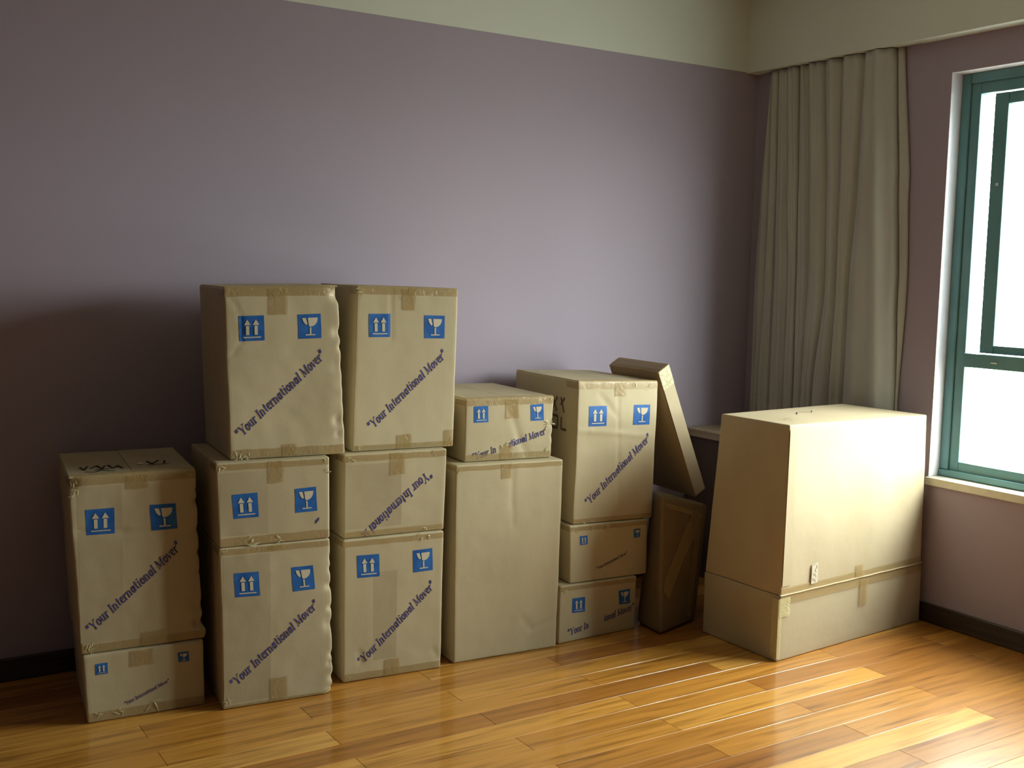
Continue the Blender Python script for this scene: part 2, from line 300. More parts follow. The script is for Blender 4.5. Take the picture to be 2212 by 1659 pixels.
class Box:
    def __init__(s, key, r=.007, amp=.0022, dents=(), creases=(), z0=None, z1=None, grow=0.0):
        d = BOX[key]; s.key = key; s.D = d['D']; s.sk = SK[key[0]]; s.ang = d['a']
        s.org = Vector((d['o'][0], d['o'][1], 0))
        (s.tl, s.tr, s.bl, s.br) = [list(q) for q in d['c']]
        for q in (s.bl, s.br): q[1] += ZG if q[1] > .05 else .001
        s.grow = grow; s.r = r; s.amp = amp; s.dents = dents; s.creases = creases
        s.seed = Vector((sum(map(ord, key))*3.1, ord(key[0])*1.7, len(key)))
        s.W = ((s.tr[0]-s.tl[0])+(s.br[0]-s.bl[0]))/2; s.H = ((s.tl[1]-s.bl[1])+(s.tr[1]-s.br[1]))/2
    def base(s, a, b, c):                       # nominal metres (a: width, b: depth, c: height) -> local
        u, v = a/s.W, c/s.H
        x = (1-v)*((1-u)*s.bl[0]+u*s.br[0])+v*((1-u)*s.tl[0]+u*s.tr[0])
        z = (1-v)*((1-u)*s.bl[1]+u*s.br[1])+v*((1-u)*s.tl[1]+u*s.tr[1])
        return Vector((x+b*s.sk, b, z))
    def disp(s, p):
        n = noise.noise_vector(p*5.0+s.seed)*s.amp + noise.noise_vector(p*19.0+s.seed)*(s.amp*.35)
        n.z *= .15
        for (cx, cy, cz, dx, dy, dz, sg) in s.dents:
            q = (p-Vector((cx, cy, cz))).length_squared/(2*sg*sg)
            if q < 6: n += Vector((dx, dy, dz))*math.exp(-q)
        if p.y < .02:
            for (pts, am, wd) in s.creases:
                for (x0, z0), (x1, z1) in zip(pts, pts[1:]):
                    ex, ez = x1-x0, z1-z0; l2 = ex*ex+ez*ez
                    t = max(0, min(1, ((p.x-x0)*ex+(p.z-z0)*ez)/l2))
                    dd = math.hypot(p.x-x0-t*ex, p.z-z0-t*ez)
                    if dd < wd: n.y += am*(1-dd/wd)**1.3
        return n
    def pos(s, a, b, c):
        W, D, H, r = s.W, s.D, s.H, s.r
        q = Vector((min(max(a, r), W-r), min(max(b, r), D-r), min(max(c, r), H-r))); d = Vector((a, b, c))-q
        if d.length > 1e-9: q = q+d.normalized()*r
        p = s.base(q.x, q.y, q.z)
        return p+s.disp(p)
    def front(s, x, z, off=.0008):              # local point on the front face
        p = Vector((x, 0, z)); return p+s.disp(p)+Vector((0, -off, 0))
    def ztop(s, x): 
        t = (x-s.tl[0])/(s.tr[0]-s.tl[0]); return s.tl[1]*(1-t)+s.tr[1]*t
    def top(s, x, y, off=.0008):
        z = s.ztop(x); p = Vector((x+y*s.sk, y, z)); return Vector((p.x, p.y, z+off))
    def left(s, y, z, off=.0008):
        v = (z-s.bl[1])/(s.tl[1]-s.bl[1]); x = s.bl[0]*(1-v)+s.tl[0]*v
        p = Vector((x+y*s.sk, y, z)); return p+s.disp(p)+Vector((-off, 0, 0))
    def right(s, y, z, off=.0008):
        v = (z-s.br[1])/(s.tr[1]-s.br[1]); x = s.br[0]*(1-v)+s.tr[0]*v
        p = Vector((x+y*s.sk, y, z)); return p+s.disp(p)+Vector((off, 0, 0))
    def body(s, name, parent, m, c0=0, c1=None, cr=0.0, step=.009):
        """closed rounded shell between heights c0..c1 (fractions of metres from the bottom)"""
        W, D, H, r = s.W, s.D, s.H, s.r
        A = lines(W, r, step); Bb = lines(D, r, .04); Cc = lines(H, r, step)
        idx = {}; vs = []; fs = []
        def V(a, b, c):
            k = (round(a, 5), round(b, 5), round(c, 5))
            if k not in idx: idx[k] = len(vs); vs.append(s.pos(a, b, c))
            return idx[k]
        Ac = lines(W, r, .04)
        def grid(P, Q, f, flip):
            for i in range(len(P)-1):
                for j in range(len(Q)-1):
                    q = (V(*f(P[i], Q[j])), V(*f(P[i+1], Q[j])), V(*f(P[i+1], Q[j+1])), V(*f(P[i], Q[j+1])))
                    fs.append(q[::-1] if flip else q)
        grid(A, Cc, lambda a, c: (a, 0, c), False); grid(A, Cc, lambda a, c: (a, D, c), True)
        grid(Bb, Cc, lambda b, c: (0, b, c), True); grid(Bb, Cc, lambda b, c: (W, b, c), False)
        grid(A, Bb, lambda a, b: (a, b, 0), True); grid(A, Bb, lambda a, b: (a, b, H), False)
        return obj(name, vs, fs, m, parent, smooth=True)

def sheet(box, face, x0, x1, z0, z1, m, name, parent, off=.0009, step=.012, jag=0.0):
    f = getattr(box, face); nx = max(1, int((x1-x0)/step)); nz = max(1, int(abs(z1-z0)/step)); vs = []; fs = []
    for j in range(nz+1):
        for i in range(nx+1):
            x = x0+(x1-x0)*i/nx; z = z0+(z1-z0)*j/nz
            if jag and j in (0, nz): z += jag*noise.noise(Vector((x*30, j, z0*7)))
            o2 = off+abs(noise.noise(Vector((x*45, z*45, x0))))*.0009*(1 if name != "toned_sheet" and name != 'paper_sticker' else 0)
            vs.append(f(x, z, o2))
    for j in range(nz):
        for i in range(nx):
            a = j*(nx+1)+i; fs.append((a, a+1, a+nx+2, a+nx+1))
    return obj(name, vs, fs, m, parent, smooth=True)

def quadmap(q, u, v):                            # q: TL,TR,BR,BL in (s,z)
    (ax, az), (bx, bz), (cx, cz), (dx, dz) = q
    x = (1-u)*(1-v)*dx+u*(1-v)*cx+u*v*bx+(1-u)*v*ax
    z = (1-u)*(1-v)*dz+u*(1-v)*cz+u*v*bz+(1-u)*v*az
    return x, z
def icon(box, q, polys, name, parent):
    vs = []; fs = []; fm = []; n = 9
    for j in range(n+1):
        for i in range(n+1):
            vs.append(box.front(*quadmap(q, i/n, j/n), .0009))
    for j in range(n):
        for i in range(n):
            a = j*(n+1)+i; fs.append((a, a+1, a+n+2, a+n+1)); fm.append(0)
    for p in polys:
        k = len(vs); vs += [box.front(*quadmap(q, u, v), .0020) for u, v in p]; fs.append(tuple(range(k, k+len(p)))); fm.append(1)
    return obj(name, vs, fs, [M_blue, M_knock], parent, fm=fm)
def up_polys():
    P = []
    for x in (.33, .67):
        P += [[(x-.13, .63), (x+.13, .63), (x, .85)], [(x-.065, .24), (x+.065, .24), (x+.065, .60), (x-.065, .60)]]
    P.append([(.16, .12), (.86, .12), (.86, .165), (.16, .165)]); return P
def glass_polys():
    P = [[(.17, .85), (.23, .68), (.33, .56), (.40, .60), (.34, .85)]]
    bowl = [(.42, .85), (.45, .54)]
    for i in range(0, 8):
        a = math.radians(-95+i*85/7); bowl.append((.52+.33*math.cos(a), .82+.33*math.sin(a)))
    bowl.append((.85, .85)); P.append(bowl)
    P += [[(.49, .18), (.56, .18), (.56, .46), (.49, .46)], [(.31, .13), (.74, .13), (.74, .175), (.31, .175)]]
    return P
UP, GL = up_polys(), glass_polys()

# lettering: bold slanted roman drawn with a broad pen
def arc(cx, cy, rx, ry, a0, a1, n=7):
    return [(cx+rx*math.cos(math.radians(a0+(a1-a0)*i/n)), cy+ry*math.sin(math.radians(a0+(a1-a0)*i/n))) for i in range(n+1)]
TH = 'h'   # thin horizontal
G = {
 'Y': (.70, [('s', [(.06, .70), (.32, .34)]), ('t', [(.62, .70), (.32, .34)]), ('s', [(.32, .36), (.32, 0)]), ('h', [(-.02, .70), (.20, .70)]), ('h', [(.50, .70), (.74, .70)]), ('h', [(.19, .02), (.45, .02)])]),
 'o': (.52, [('s', arc(.25, .25, .17, .235, 0, 360, 14))]),
 'u': (.60, [('s', [(.11, .49), (.11, .14)]), ('t', [(.11, .14), (.16, .03), (.27, .03), (.42, .14)]), ('s', [(.42, .49), (.42, .02)]), ('h', [(0, .48), (.11, .48)]), ('h', [(.31, .48), (.42, .48)]), ('h', [(.42, .02), (.54, .02)])]),
 'r': (.42, [('s', [(.11, .49), (.11, 0)]), ('t', [(.13, .33), (.21, .45), (.31, .47)]), ('s', [(.31, .47), (.33, .40)]), ('h', [(0, .48), (.11, .48)]), ('h', [(0, .02), (.23, .02)])]),
 'I': (.38, [('s', [(.17, .71), (.17, 0)]), ('h', [(.02, .70), (.32, .70)]), ('h', [(.02, .02), (.32, .02)])]),
 'n': (.60, [('s', [(.11, .49), (.11, 0)]), ('t', [(.13, .33), (.22, .45), (.33, .47), (.41, .38)]), ('s', [(.41, .40), (.41, 0)]), ('h', [(0, .48), (.11, .48)]), ('h', [(0, .02), (.22, .02)]), ('h', [(.32, .02), (.53, .02)])]),
 't': (.38, [('s', [(.15, .66), (.15, .10)]), ('t', [(.15, .10), (.21, .02), (.32, .06)]), ('h', [(.01, .48), (.31, .48)])]),
 'e': (.48, [('s', arc(.24, .25, .165, .235, 20, 320, 12)), ('h', [(.08, .27), (.40, .27)])]),
 'a': (.56, [('s', arc(.22, .24, .145, .225, 0, 360, 12)), ('s', [(.40, .49), (.40, .04)]), ('h', [(.40, .02), (.50, .02)])]),
 'i': (.30, [('s', [(.13, .49), (.13, 0)]), ('s', [(.13, .70), (.13, .62)]), ('h', [(.01, .48), (.13, .48)]), ('h', [(.02, .02), (.25, .02)])]),
 'l': (.30, [('s', [(.13, .73), (.13, 0)]), ('h', [(.01, .72), (.13, .72)]), ('h', [(.02, .02), (.25, .02)])]),
 'M': (.94, [('t', [(.14, .70), (.14, .02)]), ('s', [(.14, .70), (.42, .06)]), ('t', [(.42, .06), (.74, .70)]), ('s', [(.74, .70), (.74, 0)]), ('h', [(.0, .70), (.16, .70)]), ('h', [(.72, .70), (.88, .70)]), ('h', [(.03, .02), (.26, .02)]), ('h', [(.61, .02), (.88, .02)])]),
 'v': (.50, [('s', [(.07, .48), (.22, .02)]), ('t', [(.22, .02), (.42, .48)]), ('h', [(0, .48), (.16, .48)]), ('h', [(.33, .48), (.48, .48)])]),
 '<': (.46, [('s', [(.06, .50), (.10, .72)]), ('s', [(.22, .50), (.26, .72)])]),
 '>': (.40, [('s', [(.04, .52), (.10, .76)]), ('s', [(.20, .52), (.26, .76)])]),
 ' ': (.26, [])}
def pen(kind, a, b):
    (x0, y0), (x1, y1) = a, b
    if kind == 'h': return [(x0, y0-.028), (x1, y1-.028), (x1, y1+.028), (x0, y0+.028)]
    l = math.hypot(x1-x0, y1-y0) or 1; ux, uy = (x1-x0)/l, (y1-y0)/l
    hw = .028 if kind == 't' else .030+.042*abs(uy)
    nx, ny = -uy*hw, ux*hw; ex, ey = ux*hw*.25, uy*hw*.25
    return [(x0+nx-ex, y0+ny-ey), (x1+nx+ex, y1+ny+ey), (x1-nx+ex, y1-ny+ey), (x0-nx-ex, y0-ny-ey)]
def slogan(box, p0, p1, parent, text='<Your International Mover>', full='<Your International Mover>', hk=.080, skip=None, shear=.30):
    tot = sum(G[c][0] for c in full); Lm = math.hypot(p1[0]-p0[0], p1[1]-p0[1])
    dx, dz = (p1[0]-p0[0])/Lm, (p1[1]-p0[1])/Lm; sx_ = Lm/tot; sy_ = hk*Lm/.72
    vs, fs = [], []; cx = 0
    for i, c in enumerate(text):
        adv, st = G[c]
        if not (skip and skip[0] <= i < skip[1]):
            for kind, pts in st:
                for a, b in zip(pts, pts[1:]):
                    k = len(vs)
                    for (x, y) in pen(kind, a, b):
                        X = (cx+x+shear*(y-.36)*.8)*sx_; Y = (y-.36)*sy_
                        vs.append(box.front(p0[0]+dx*X-dz*Y, max(p0[1]+dz*X+dx*Y, max(box.bl[1], box.br[1])+.003), .0010))
                    fs.append((k, k+1, k+2, k+3))
        cx += adv
    return obj('printed_slogan', vs, fs, M_ink, parent)
def scribble(fn, strokes, parent, wd=.0022, m=None, name='handwriting'):
    vs, fs = [], []
    for s_ in strokes:
        for (x0, y0), (x1, y1) in zip(s_, s_[1:]):
            l = math.hypot(x1-x0, y1-y0) or 1; nx, ny = -(y1-y0)/l*wd, (x1-x0)/l*wd; k = len(vs)
            vs += [fn(x0+nx, y0+ny, .0012), fn(x1+nx, y1+ny, .0012), fn(x1-nx, y1-ny, .0012), fn(x0-nx, y0-ny, .0012)]; fs.append((k, k+1, k+2, k+3))
    o = obj(name, vs, fs, m or M_marker, parent); o['kind'] = 'stuff'; return o
def ellipse(fn, cx, cy, rx, ry, m, name, parent):
    vs = [fn(cx+rx*math.cos(i*math.pi/8), cy+ry*math.sin(i*math.pi/8), .0055) for i in range(16)]
    return obj(name, vs, [tuple(range(16))], m, parent)

def flaps(b, root, m):
    """two top flaps meeting along the depth, thin slabs standing 3 mm proud"""
    mid = b.W*.5; r = b.r
    for (a0, a1) in ((r*.6, mid-.0012), (mid+.0012, b.W-r*.6)):
        vs, fs = [], []; nx, ny = 8, 10
        for lay in (0, 1):
            for j in range(ny+1):
                for i in range(nx+1):
                    a = a0+(a1-a0)*i/nx; y = r*.6+(b.D-1.2*r)*j/ny; x = b.tl[0]+(b.tr[0]-b.tl[0])*a/b.W
                    h = .0032+.0012*noise.noise(Vector((x*9, y*9, b.seed.x))) if lay else -.002
                    vs.append(b.top(x, y, h))
        S_ = (nx+1)*(ny+1)
        for j in range(ny):
            for i in range(nx):
                q = j*(nx+1)+i; fs.append((S_+q, S_+q+1, S_+q+nx+2, S_+q+nx+1)); fs.append((q, q+nx+1, q+nx+2, q+1))
        for i in range(nx):
            fs.append((i, i+1, S_+i+1, S_+i)); q = ny*(nx+1)+i; fs.append((q+1, q, S_+q, S_+q+1))
        for j in range(ny):
            q = j*(nx+1); fs.append((q+nx+1, q, S_+q, S_+q+nx+1)); q += nx; fs.append((q, q+nx+1, S_+q+nx+1, S_+q))
        obj('top_flap', vs, fs, m, root, smooth=False)

def edge_dents(x, zs, rnd, side=1):
    out = []
    for z in zs:
        k_ = rnd.choice((.25, .5, 1, 1.2)); out.append((x+rnd.uniform(-.01, .004), 0, z+rnd.uniform(-.018, .018), -side*.006*k_, .0065*k_, 0, rnd.uniform(.005, .016)))
    return out

def make_box(key, name, label, m=M_card, toptape=.028, tab=None, bottape=0.0, bottab=None, exposed_top=False, dents=(), creases=(), r=.007, amp=.0022, group=None, text=True, skip=None, upside=False):
    b = Box(key, r=r, amp=amp, dents=dents, creases=creases)
    root = bpy.data.objects.new(name, None); C.objects.link(root)
    root.location = b.org + Vector((0, 0, 0)); root.rotation_euler = (0, 0, b.ang); root.empty_display_size = .1
    tag(root, label, 'box', 'cardboard moving cartons stacked along the wall')
    if exposed_top:
        for q in (b.tl, b.tr): q[1] -= .004
        b.H -= .004
    b.body('box_body', root, m)
    if exposed_top: flaps(b, root, m)
    w0, w1 = b.tl[0], b.tr[0]
    if toptape:
        f = lambda x: b.ztop(x)
        class SB: pass
        # strip that follows the top front edge
        vs, fs = [], []; n = 26; rows = [(-toptape, 'f'), (-toptape*.5, 'f'), (-.006, 'f'), (0, 'e'), (.006, 't'), (.016, 't'), (.026, 't')]
        if not exposed_top: rows = rows[:3]
        for (dz, kk) in rows:
            for i in range(n+1):
                x = w0+.003+(w1-w0-.006)*i/n; jit = .0015*noise.noise(Vector((x*25, dz*9, b.seed.x)))
                if kk == 'f': vs.append(b.front(x, f(x)+dz+jit, .0012))
                elif kk == 'e': p = b.front(x, f(x)-.001, .0002); p.z += .0035; p.y += .0008; vs.append(p)
                else: vs.append(b.top(x, dz, .0060))
        for j in range(len(rows)-1):
            for i in range(n): a = j*(n+1)+i; fs.append((a, a+1, a+n+2, a+n+1))
        obj('tape_strip', vs, fs, M_tape, root, smooth=True)
        zl = b.tl[1]
        sheet(b, 'left', .004, .09, zl-toptape, zl-.005, M_tape, 'tape_strip', root)
    if tab:
        x0, x1, dz = tab; zt = b.ztop((x0+x1)/2); sheet(b, 'front', x0, x1, zt-dz, zt-.004, M_tape, 'tape_tab', root, off=.0020, step=.010, jag=.003)
    if bottape:
        z0 = min(b.bl[1], b.br[1]); vs, fs = [], []; n = 26
        for rr_ in (.005, bottape*.5, bottape):
            for i in range(n+1):
                t = i/n; x = b.bl[0]*(1-t)+b.br[0]*t; x = x+(.004 if i == 0 else -.004 if i == n else 0); z = b.bl[1]*(1-t)+b.br[1]*t+rr_+(.0015*noise.noise(Vector((x*25, rr_, b.seed.x))))
                vs.append(b.front(x, z, .0012))
        for j in range(2):
            for i in range(n): a = j*(n+1)+i; fs.append((a, a+1, a+n+2, a+n+1))
        obj('tape_strip', vs, fs, M_tape, root, smooth=True)
    if bottab:
        x0, x1, dz = bottab; zt = (b.bl[1]+b.br[1])/2; sheet(b, 'front', x0, x1, zt+.004, zt+dz, M_tape, 'tape_tab', root, off=.0020, step=.010, jag=.003)
    d = BOX[key]
    for (x0, x1, z0, z1) in TONED.get(key, ()): sheet(b, 'front', x0, x1, z0, z1, M_cardo, 'toned_sheet', root, off=.0002, step=.009)  # thin sheet, slightly darker than the board, over part of the front
    if d.get('ic'):
        icon(b, d['ic'][0], UP, 'this_way_up_mark', root); icon(b, d['ic'][1], GL, 'fragile_glass_mark', root)
    if d.get('sl') and text:
        if skip: slogan(b, d['sl'][0], d['sl'][1], root, text='<Your International Mover>'[:skip[0]])
        slogan(b, d['sl'][0], d['sl'][1], root, skip=(0, skip[1]) if skip else None, text='<Your International M' if upside else '<Your International Mover>')
    return b, root
rnd = random.Random(5)
TONED = {'B0': [(.004, .163, .02, .53)], 'B1': [(.004, .165, .60, .815)], 'C1': [(.008, .222, .565, .80)], 'C0': [(.115, .205, .07, .40)], 'A1': [(.0, .135, .27, .785)]}
def crumple(b, root, pts, name='crumpled_tape', m=None):
    """small wad of crinkled clear tape at a corner: faceted fins"""
    vs, fs = [], []
    for (x, z, s) in pts:
        for k in range(4):
            a = rnd.uniform(-.5, 2.0); k0 = len(vs)
            c = b.front(x+rnd.uniform(-.4, .4)*s, z+rnd.uniform(-.4, .4)*s, .0015)
            d1 = Vector((math.cos(a), 0, math.sin(a)))*s*rnd.uniform(.25, .6); d2 = Vector((-math.sin(a), 0, math.cos(a)))*s*rnd.uniform(.04, .12)
            up = Vector((0, -1, 0))*s*rnd.uniform(.03, .09)
            qs = [c-d1, c-d2+up*.3, c+d1*.9, c+up, c+d2+up*.2]
            for q_ in qs: q_.z = min(max(q_.z, max(b.bl[1], b.br[1])-.002), b.ztop(q_.x)-.001)
            vs += qs
            fs += [(k0, k0+1, k0+3), (k0+1, k0+2, k0+3), (k0+2, k0+4, k0+3), (k0+4, k0, k0+3)]
    o = obj(name, vs, fs, m or M_wrap, root); o['kind'] = 'stuff'; return o

# stack at the far left
b, r_ = make_box('A0', 'moving_box', 'low carton on the floor with tiny slogan, bottom of the leftmost stack', toptape=.0, tab=(.135, .21, .058), bottape=.034)
crumple(b, r_, [(.03, .02, .03), (.2, .035, .05), (.10, .03, .03)])
A1d = edge_dents(.384, (.30, .34, .40, .47, .53, .60, .66, .70, .75), rnd) + [(.392, 0, .262, .010, -.006, 0, .018), (.385, 0, .285, -.012, .012, 0, .012), (-.025, 0, .80, .008, .010, -.004, .016)]
b, r_ = make_box('A1', 'moving_box', 'tall battered carton with crushed right edge, top of the leftmost stack', tab=(.15, .22, .05), bottape=.03, bottab=(.19, .27, .05), exposed_top=True, dents=A1d,
    creases=[([(.0, .64), (.136, .628), (.323, .61), (.37, .60)], .0025, .02), ([(.323, .61), (.24, .50)], .003, .02)], amp=.0032)
crumple(b, r_, [(-.012, .795, .035), (-.006, .765, .03), (.018, .245, .04), (.35, .80, .025), (.385, .265, .02), (.03, .235, .03)])
scribble(b.top, [[(.02, .16), (.03, .10), (.045, .17)], [(.05, .12), (.075, .17), (.085, .10), (.10, .16)], [(.06, .09), (.11, .10)], [(.11, .17), (.12, .10), (.14, .15), (.15, .09)], [(.03, .07), (.06, .05), (.08, .08), (.12, .05)], [(.24, .20), (.25, .14), (.28, .20)], [(.29, .14), (.30, .19)], [(.23, .12), (.31, .13)]], r_, wd=.0035).location = (0, 0, .0045)
ellipse(b.top, .215, .16, .012, .014, M_paper, 'paper_sticker', r_)
# second stack
B0d = edge_dents(.382, (.06, .10, .15, .21, .27, .33, .39, .46, .50), rnd) + [(.387, 0, .012, -.008, .010, .006, .014)]
b, r_ = make_box('B0', 'moving_box', 'tall dented carton on the floor, bottom of second stack from left', toptape=.026, tab=(.16, .21, .02), bottab=(.161, .222, .088), bottape=.012, dents=B0d, amp=.0028)
crumple(b, r_, [(.02, .02, .035), (.012, .545, .02), (.37, .02, .02)])
b, r_ = make_box('B1', 'moving_box', 'shallow carton with both icons, middle of second stack from left', toptape=.026, tab=(.165, .218, .078), bottape=.032, amp=.0022)
slogan(b, (.06, .32), (.350, .632), r_, text='                         >', full='                         >', hk=.05).name = 'printed_quote_mark'
crumple(b, r_, [(.012, .835, .03), (.366, .84, .025), (.374, .80, .02), (.12, .572, .05), (.20, .575, .03)])
B2d = edge_dents(.385, (.89, .93, .98, 1.04, 1.10, 1.16, 1.22, 1.28, 1.35, 1.40), rnd) + [(.372, 0, 1.425, -.010, .010, -.008, .018)]
b, r_ = make_box('B2', 'moving_box', 'tall carton with curved crease by its arrows, top of second stack from left', toptape=.030, tab=(.131, .195, .092), bottape=.034, bottab=(.179, .229, .045), exposed_top=True, dents=B2d, amp=.0030,
    creases=[([(-.003, 1.40), (.026, 1.368), (.039, 1.321), (.041, 1.285), (.039, 1.252), (.017, 1.213), (-.013, 1.183)], .0014, .011)])
crumple(b, r_, [(.03, .865, .035), (.055, .860, .03), (.165, 1.42, .03), (.355, 1.43, .02)])
# third stack
b, r_ = make_box('C0', 'moving_box', 'tall printed carton on the floor, bottom of third stack from left', toptape=.026, bottape=.03, bottab=(.159, .218, .065), creases=[([(.0, .02), (.071, .072), (.06, .11)], .003, .02), ([(.39, .02), (.355, .075)], .003, .02)], amp=.0024)
crumple(b, r_, [(.30, .520, .035), (.33, .512, .03), (.02, .015, .02)])
b, r_ = make_box('C1', 'moving_box', 'shallow carton with slogan upside down, middle of third stack from left', toptape=.028, tab=(.178, .236, .085), bottape=.024, upside=True)
crumple(b, r_, [(.03, .82, .025), (.35, .825, .02), (.31, .545, .03)])
b, r_ = make_box('C2', 'moving_box', 'tall carton with straight edges, top of third stack from left', toptape=.026, tab=(.191, .243, .080), bottape=.022, bottab=(.174, .234, .055), exposed_top=True,
    creases=[([(.148, 1.43), (.150, 1.25)], .002, .012)])
sheet(b, 'front', .364, .400, .842, .905, M_tape, 'tape_tab', r_, off=.0024)
crumple(b, r_, [(.03, 1.42, .03), (.02, .86, .025), (.39, .86, .025), (.19, 1.40, .02)])
# plain tall box and the shallow one on it
b, r_ = make_box('D0', 'moving_box', 'large plain unprinted carton standing on the floor under a shallow carton', toptape=.024, tab=(.194, .239, .062), bottape=0,
    creases=[([(.24, .74), (.245, .60), (.25, .52)], .002, .02), ([(.46, .12), (.34, .09), (.30, .14)], .002, .02)], amp=.0022)
crumple(b, r_, [(.012, .745, .02), (.255, .66, .008)])
b, r_ = make_box('D1', 'moving_box', 'shallow carton with tape over its slogan, lying on the plain unprinted carton', toptape=.026, tab=(.177, .235, .080), bottape=.028, bottab=(.156, .209, .062), exposed_top=True, skip=(8, 12),
    dents=edge_dents(.388, (.80, .87, .92, .96), rnd), creases=[([(.20, .96), (.24, .85), (.27, .79)], .003, .025)], amp=.0026)
crumple(b, r_, [(.175, .835, .035), (.36, .90, .05), (.385, .905, .03), (.375, 1.00, .02), (.36, .80, .02)])
# fifth stack
b, r_ = make_box('E0', 'moving_box', 'low shadowed carton with icons on the floor, bottom of the rightmost stack', toptape=.024, skip=(8, 14))
crumple(b, r_, [(.03, .225, .03), (.24, .20, .01), (.27, .12, .008)])
b, r_ = make_box('E1', 'moving_box', 'low carton with tiny icons in shadow, middle of the rightmost stack', toptape=.024)
crumple(b, r_, [(.02, .465, .03), (.10, .47, .04), (.20, .468, .045), (.16, .468, .03)])
b, r_ = make_box('E2', 'moving_box', 'tall carton with a horizontal crease, top of the rightmost stack', toptape=.030, tab=(.198, .259, .060), exposed_top=True, bottape=.022,
    creases=[([(.0, .868), (.08, .862), (.23, .843), (.393, .822)], -.003, .018), ([(.218, 1.0), (.228, .75), (.236, .50)], .0025, .014), ([(.12, 1.01), (.21, .92)], .003, .02)], amp=.0025)
crumple(b, r_, [(.215, 1.03, .03), (.38, 1.03, .03), (.10, .475, .04), (.05, .472, .03), (.30, 1.04, .03)])
ellipse(b.top, .085, .42, .012, .016, M_paper, 'paper_sticker', r_)
scribble(b.left, [[(.20, .99), (.16, .93)], [(.16, .99), (.20, .93)], [(.13, .99), (.10, .93)], [(.10, .99), (.13, .96)], [(.20, .91), (.15, .91), (.15, .86), (.20, .86), (.20, .91)], [(.12, .91), (.12, .86), (.08, .86)]], r_, wd=.005, m=M_faint)

# ------------------------------------------------------------------ big pale box by the window
d = BOX['H']
def hex_obj(name, bot, top, m, parent=None, r=.006, step=.03, amp=.0015, seed=0, fine=None, bow=0.0):
    """rounded hexahedron: bot/top = [front-left, front-right, back-right, back-left] as (x,y,z)"""
    bot = [Vector(p) for p in bot]; top = [Vector(p) for p in top]
    W = (bot[1]-bot[0]).length; D = (bot[3]-bot[0]).length; H = (top[0]-bot[0]).length
    A, Bq, Cq = lines(W, r, step), lines(D, r, step), lines(H, r, step); idx, vs, fs = {}, [], []
    def pos(a, b_, c):
        q = Vector((min(max(a, r), W-r), min(max(b_, r), D-r), min(max(c, r), H-r))); dd = Vector((a, b_, c))-q
        if dd.length > 1e-9: q += dd.normalized()*r
        u, v, w_ = q.x/W, q.y/D, q.z/H
        def lay(P): return P[0]*(1-u)*(1-v)+P[1]*u*(1-v)+P[2]*u*v+P[3]*(1-u)*v
        p = lay(bot)*(1-w_)+lay(top)*w_
        n = noise.noise_vector(p*4+Vector((seed, 0, 0)))*amp+noise.noise_vector(p*17+Vector((seed, 3, 0)))*amp*.3; n.z *= .2
        if bow: p = p+Vector((0, 0, bow*math.sin(math.pi*u)*math.sin(math.pi*v)*w_))
        return p+n
    def V(*k):
        kk = tuple(round(x, 5) for x in k)
        if kk not in idx: idx[kk] = len(vs); vs.append(pos(*k))
        return idx[kk]
    def grid(P, Q, f, flip):
        for i in range(len(P)-1):
            for j in range(len(Q)-1):
                q = (V(*f(P[i], Q[j])), V(*f(P[i+1], Q[j])), V(*f(P[i+1], Q[j+1])), V(*f(P[i], Q[j+1])))
                fs.append(q[::-1] if flip else q)
    grid(A, Cq, lambda a, c: (a, 0, c), False); grid(A, Cq, lambda a, c: (a, D, c), True)
    grid(Bq, Cq, lambda b_, c: (0, b_, c), True); grid(Bq, Cq, lambda b_, c: (W, b_, c), False)
    grid(A, Bq, lambda a, b_: (a, b_, 0), True); grid(A, Bq, lambda a, b_: (a, b_, H), False)
    o = obj(name, vs, fs, m, parent, smooth=True); o['_'] = 0; del o['_']
    return o
Hr = bpy.data.objects.new('large_carton', None); C.objects.link(Hr); Hr.location = (3.144, 2.972, 0); Hr.rotation_euler = (0, 0, d['a'])
tag(Hr, 'big wide pale carton standing on the floor beside the window', 'box')
SZ = .262
hex_obj('base_tray', [(0, 0, .001), (.952, 0, .001), (.865, .415, .001), (.022, .420, .001)], [(.008, 0, SZ), (.943, 0, SZ+.003), (.862, .415, SZ+.003), (.022, .420, SZ)], M_cardh, Hr, seed=3, amp=.0022)
hex_obj('box_body', [(.010, .002, SZ+.001), (.942, .002, SZ+.004), (.860, .410, SZ+.004), (.023, .418, SZ+.001)], [(.017, .002, .936), (.922, .002, .922), (.838, .385, .934), (.036, .372, .936)], M_cardw, Hr, seed=9, amp=.0028, bow=.004, step=.02)
def hf(x, z, off=.001): return Vector((x, .006-off-.0036, z))
def hsheet(name, pts, m, off=0.0):
    vs = [Vector((x, -.0006-off, z)) for x, z in pts]; return obj(name, vs, [tuple(range(len(vs)))], m, Hr)
def strip(name, xs, zf, h0, h1, m, yoff, n=40):
    vs, fs = [], []
    for j, hh in enumerate((h0, (h0+h1)/2, h1)):
        for i in range(n+1):
            x = xs[0]+(xs[1]-xs[0])*i/n; vs.append(Vector((x, yoff-.0012*abs(noise.noise(Vector((x*30, j*3, 1)))), zf(x)+hh+.002*noise.noise(Vector((x*12, j, 7))))))
    for j in range(2):
        for i in range(n): a = j*(n+1)+i; fs.append((a, a+1, a+n+2, a+n+1))
    return obj(name, vs, fs, m, Hr, smooth=True)
sf = lambda x: SZ+.002+.003*x
strip('tape_strip', (.012, .930), sf, .002, .028, M_tape, -.0005)
strip('tape_strip', (.006, .944), sf, -.036, -.001, M_tape, -.0035)
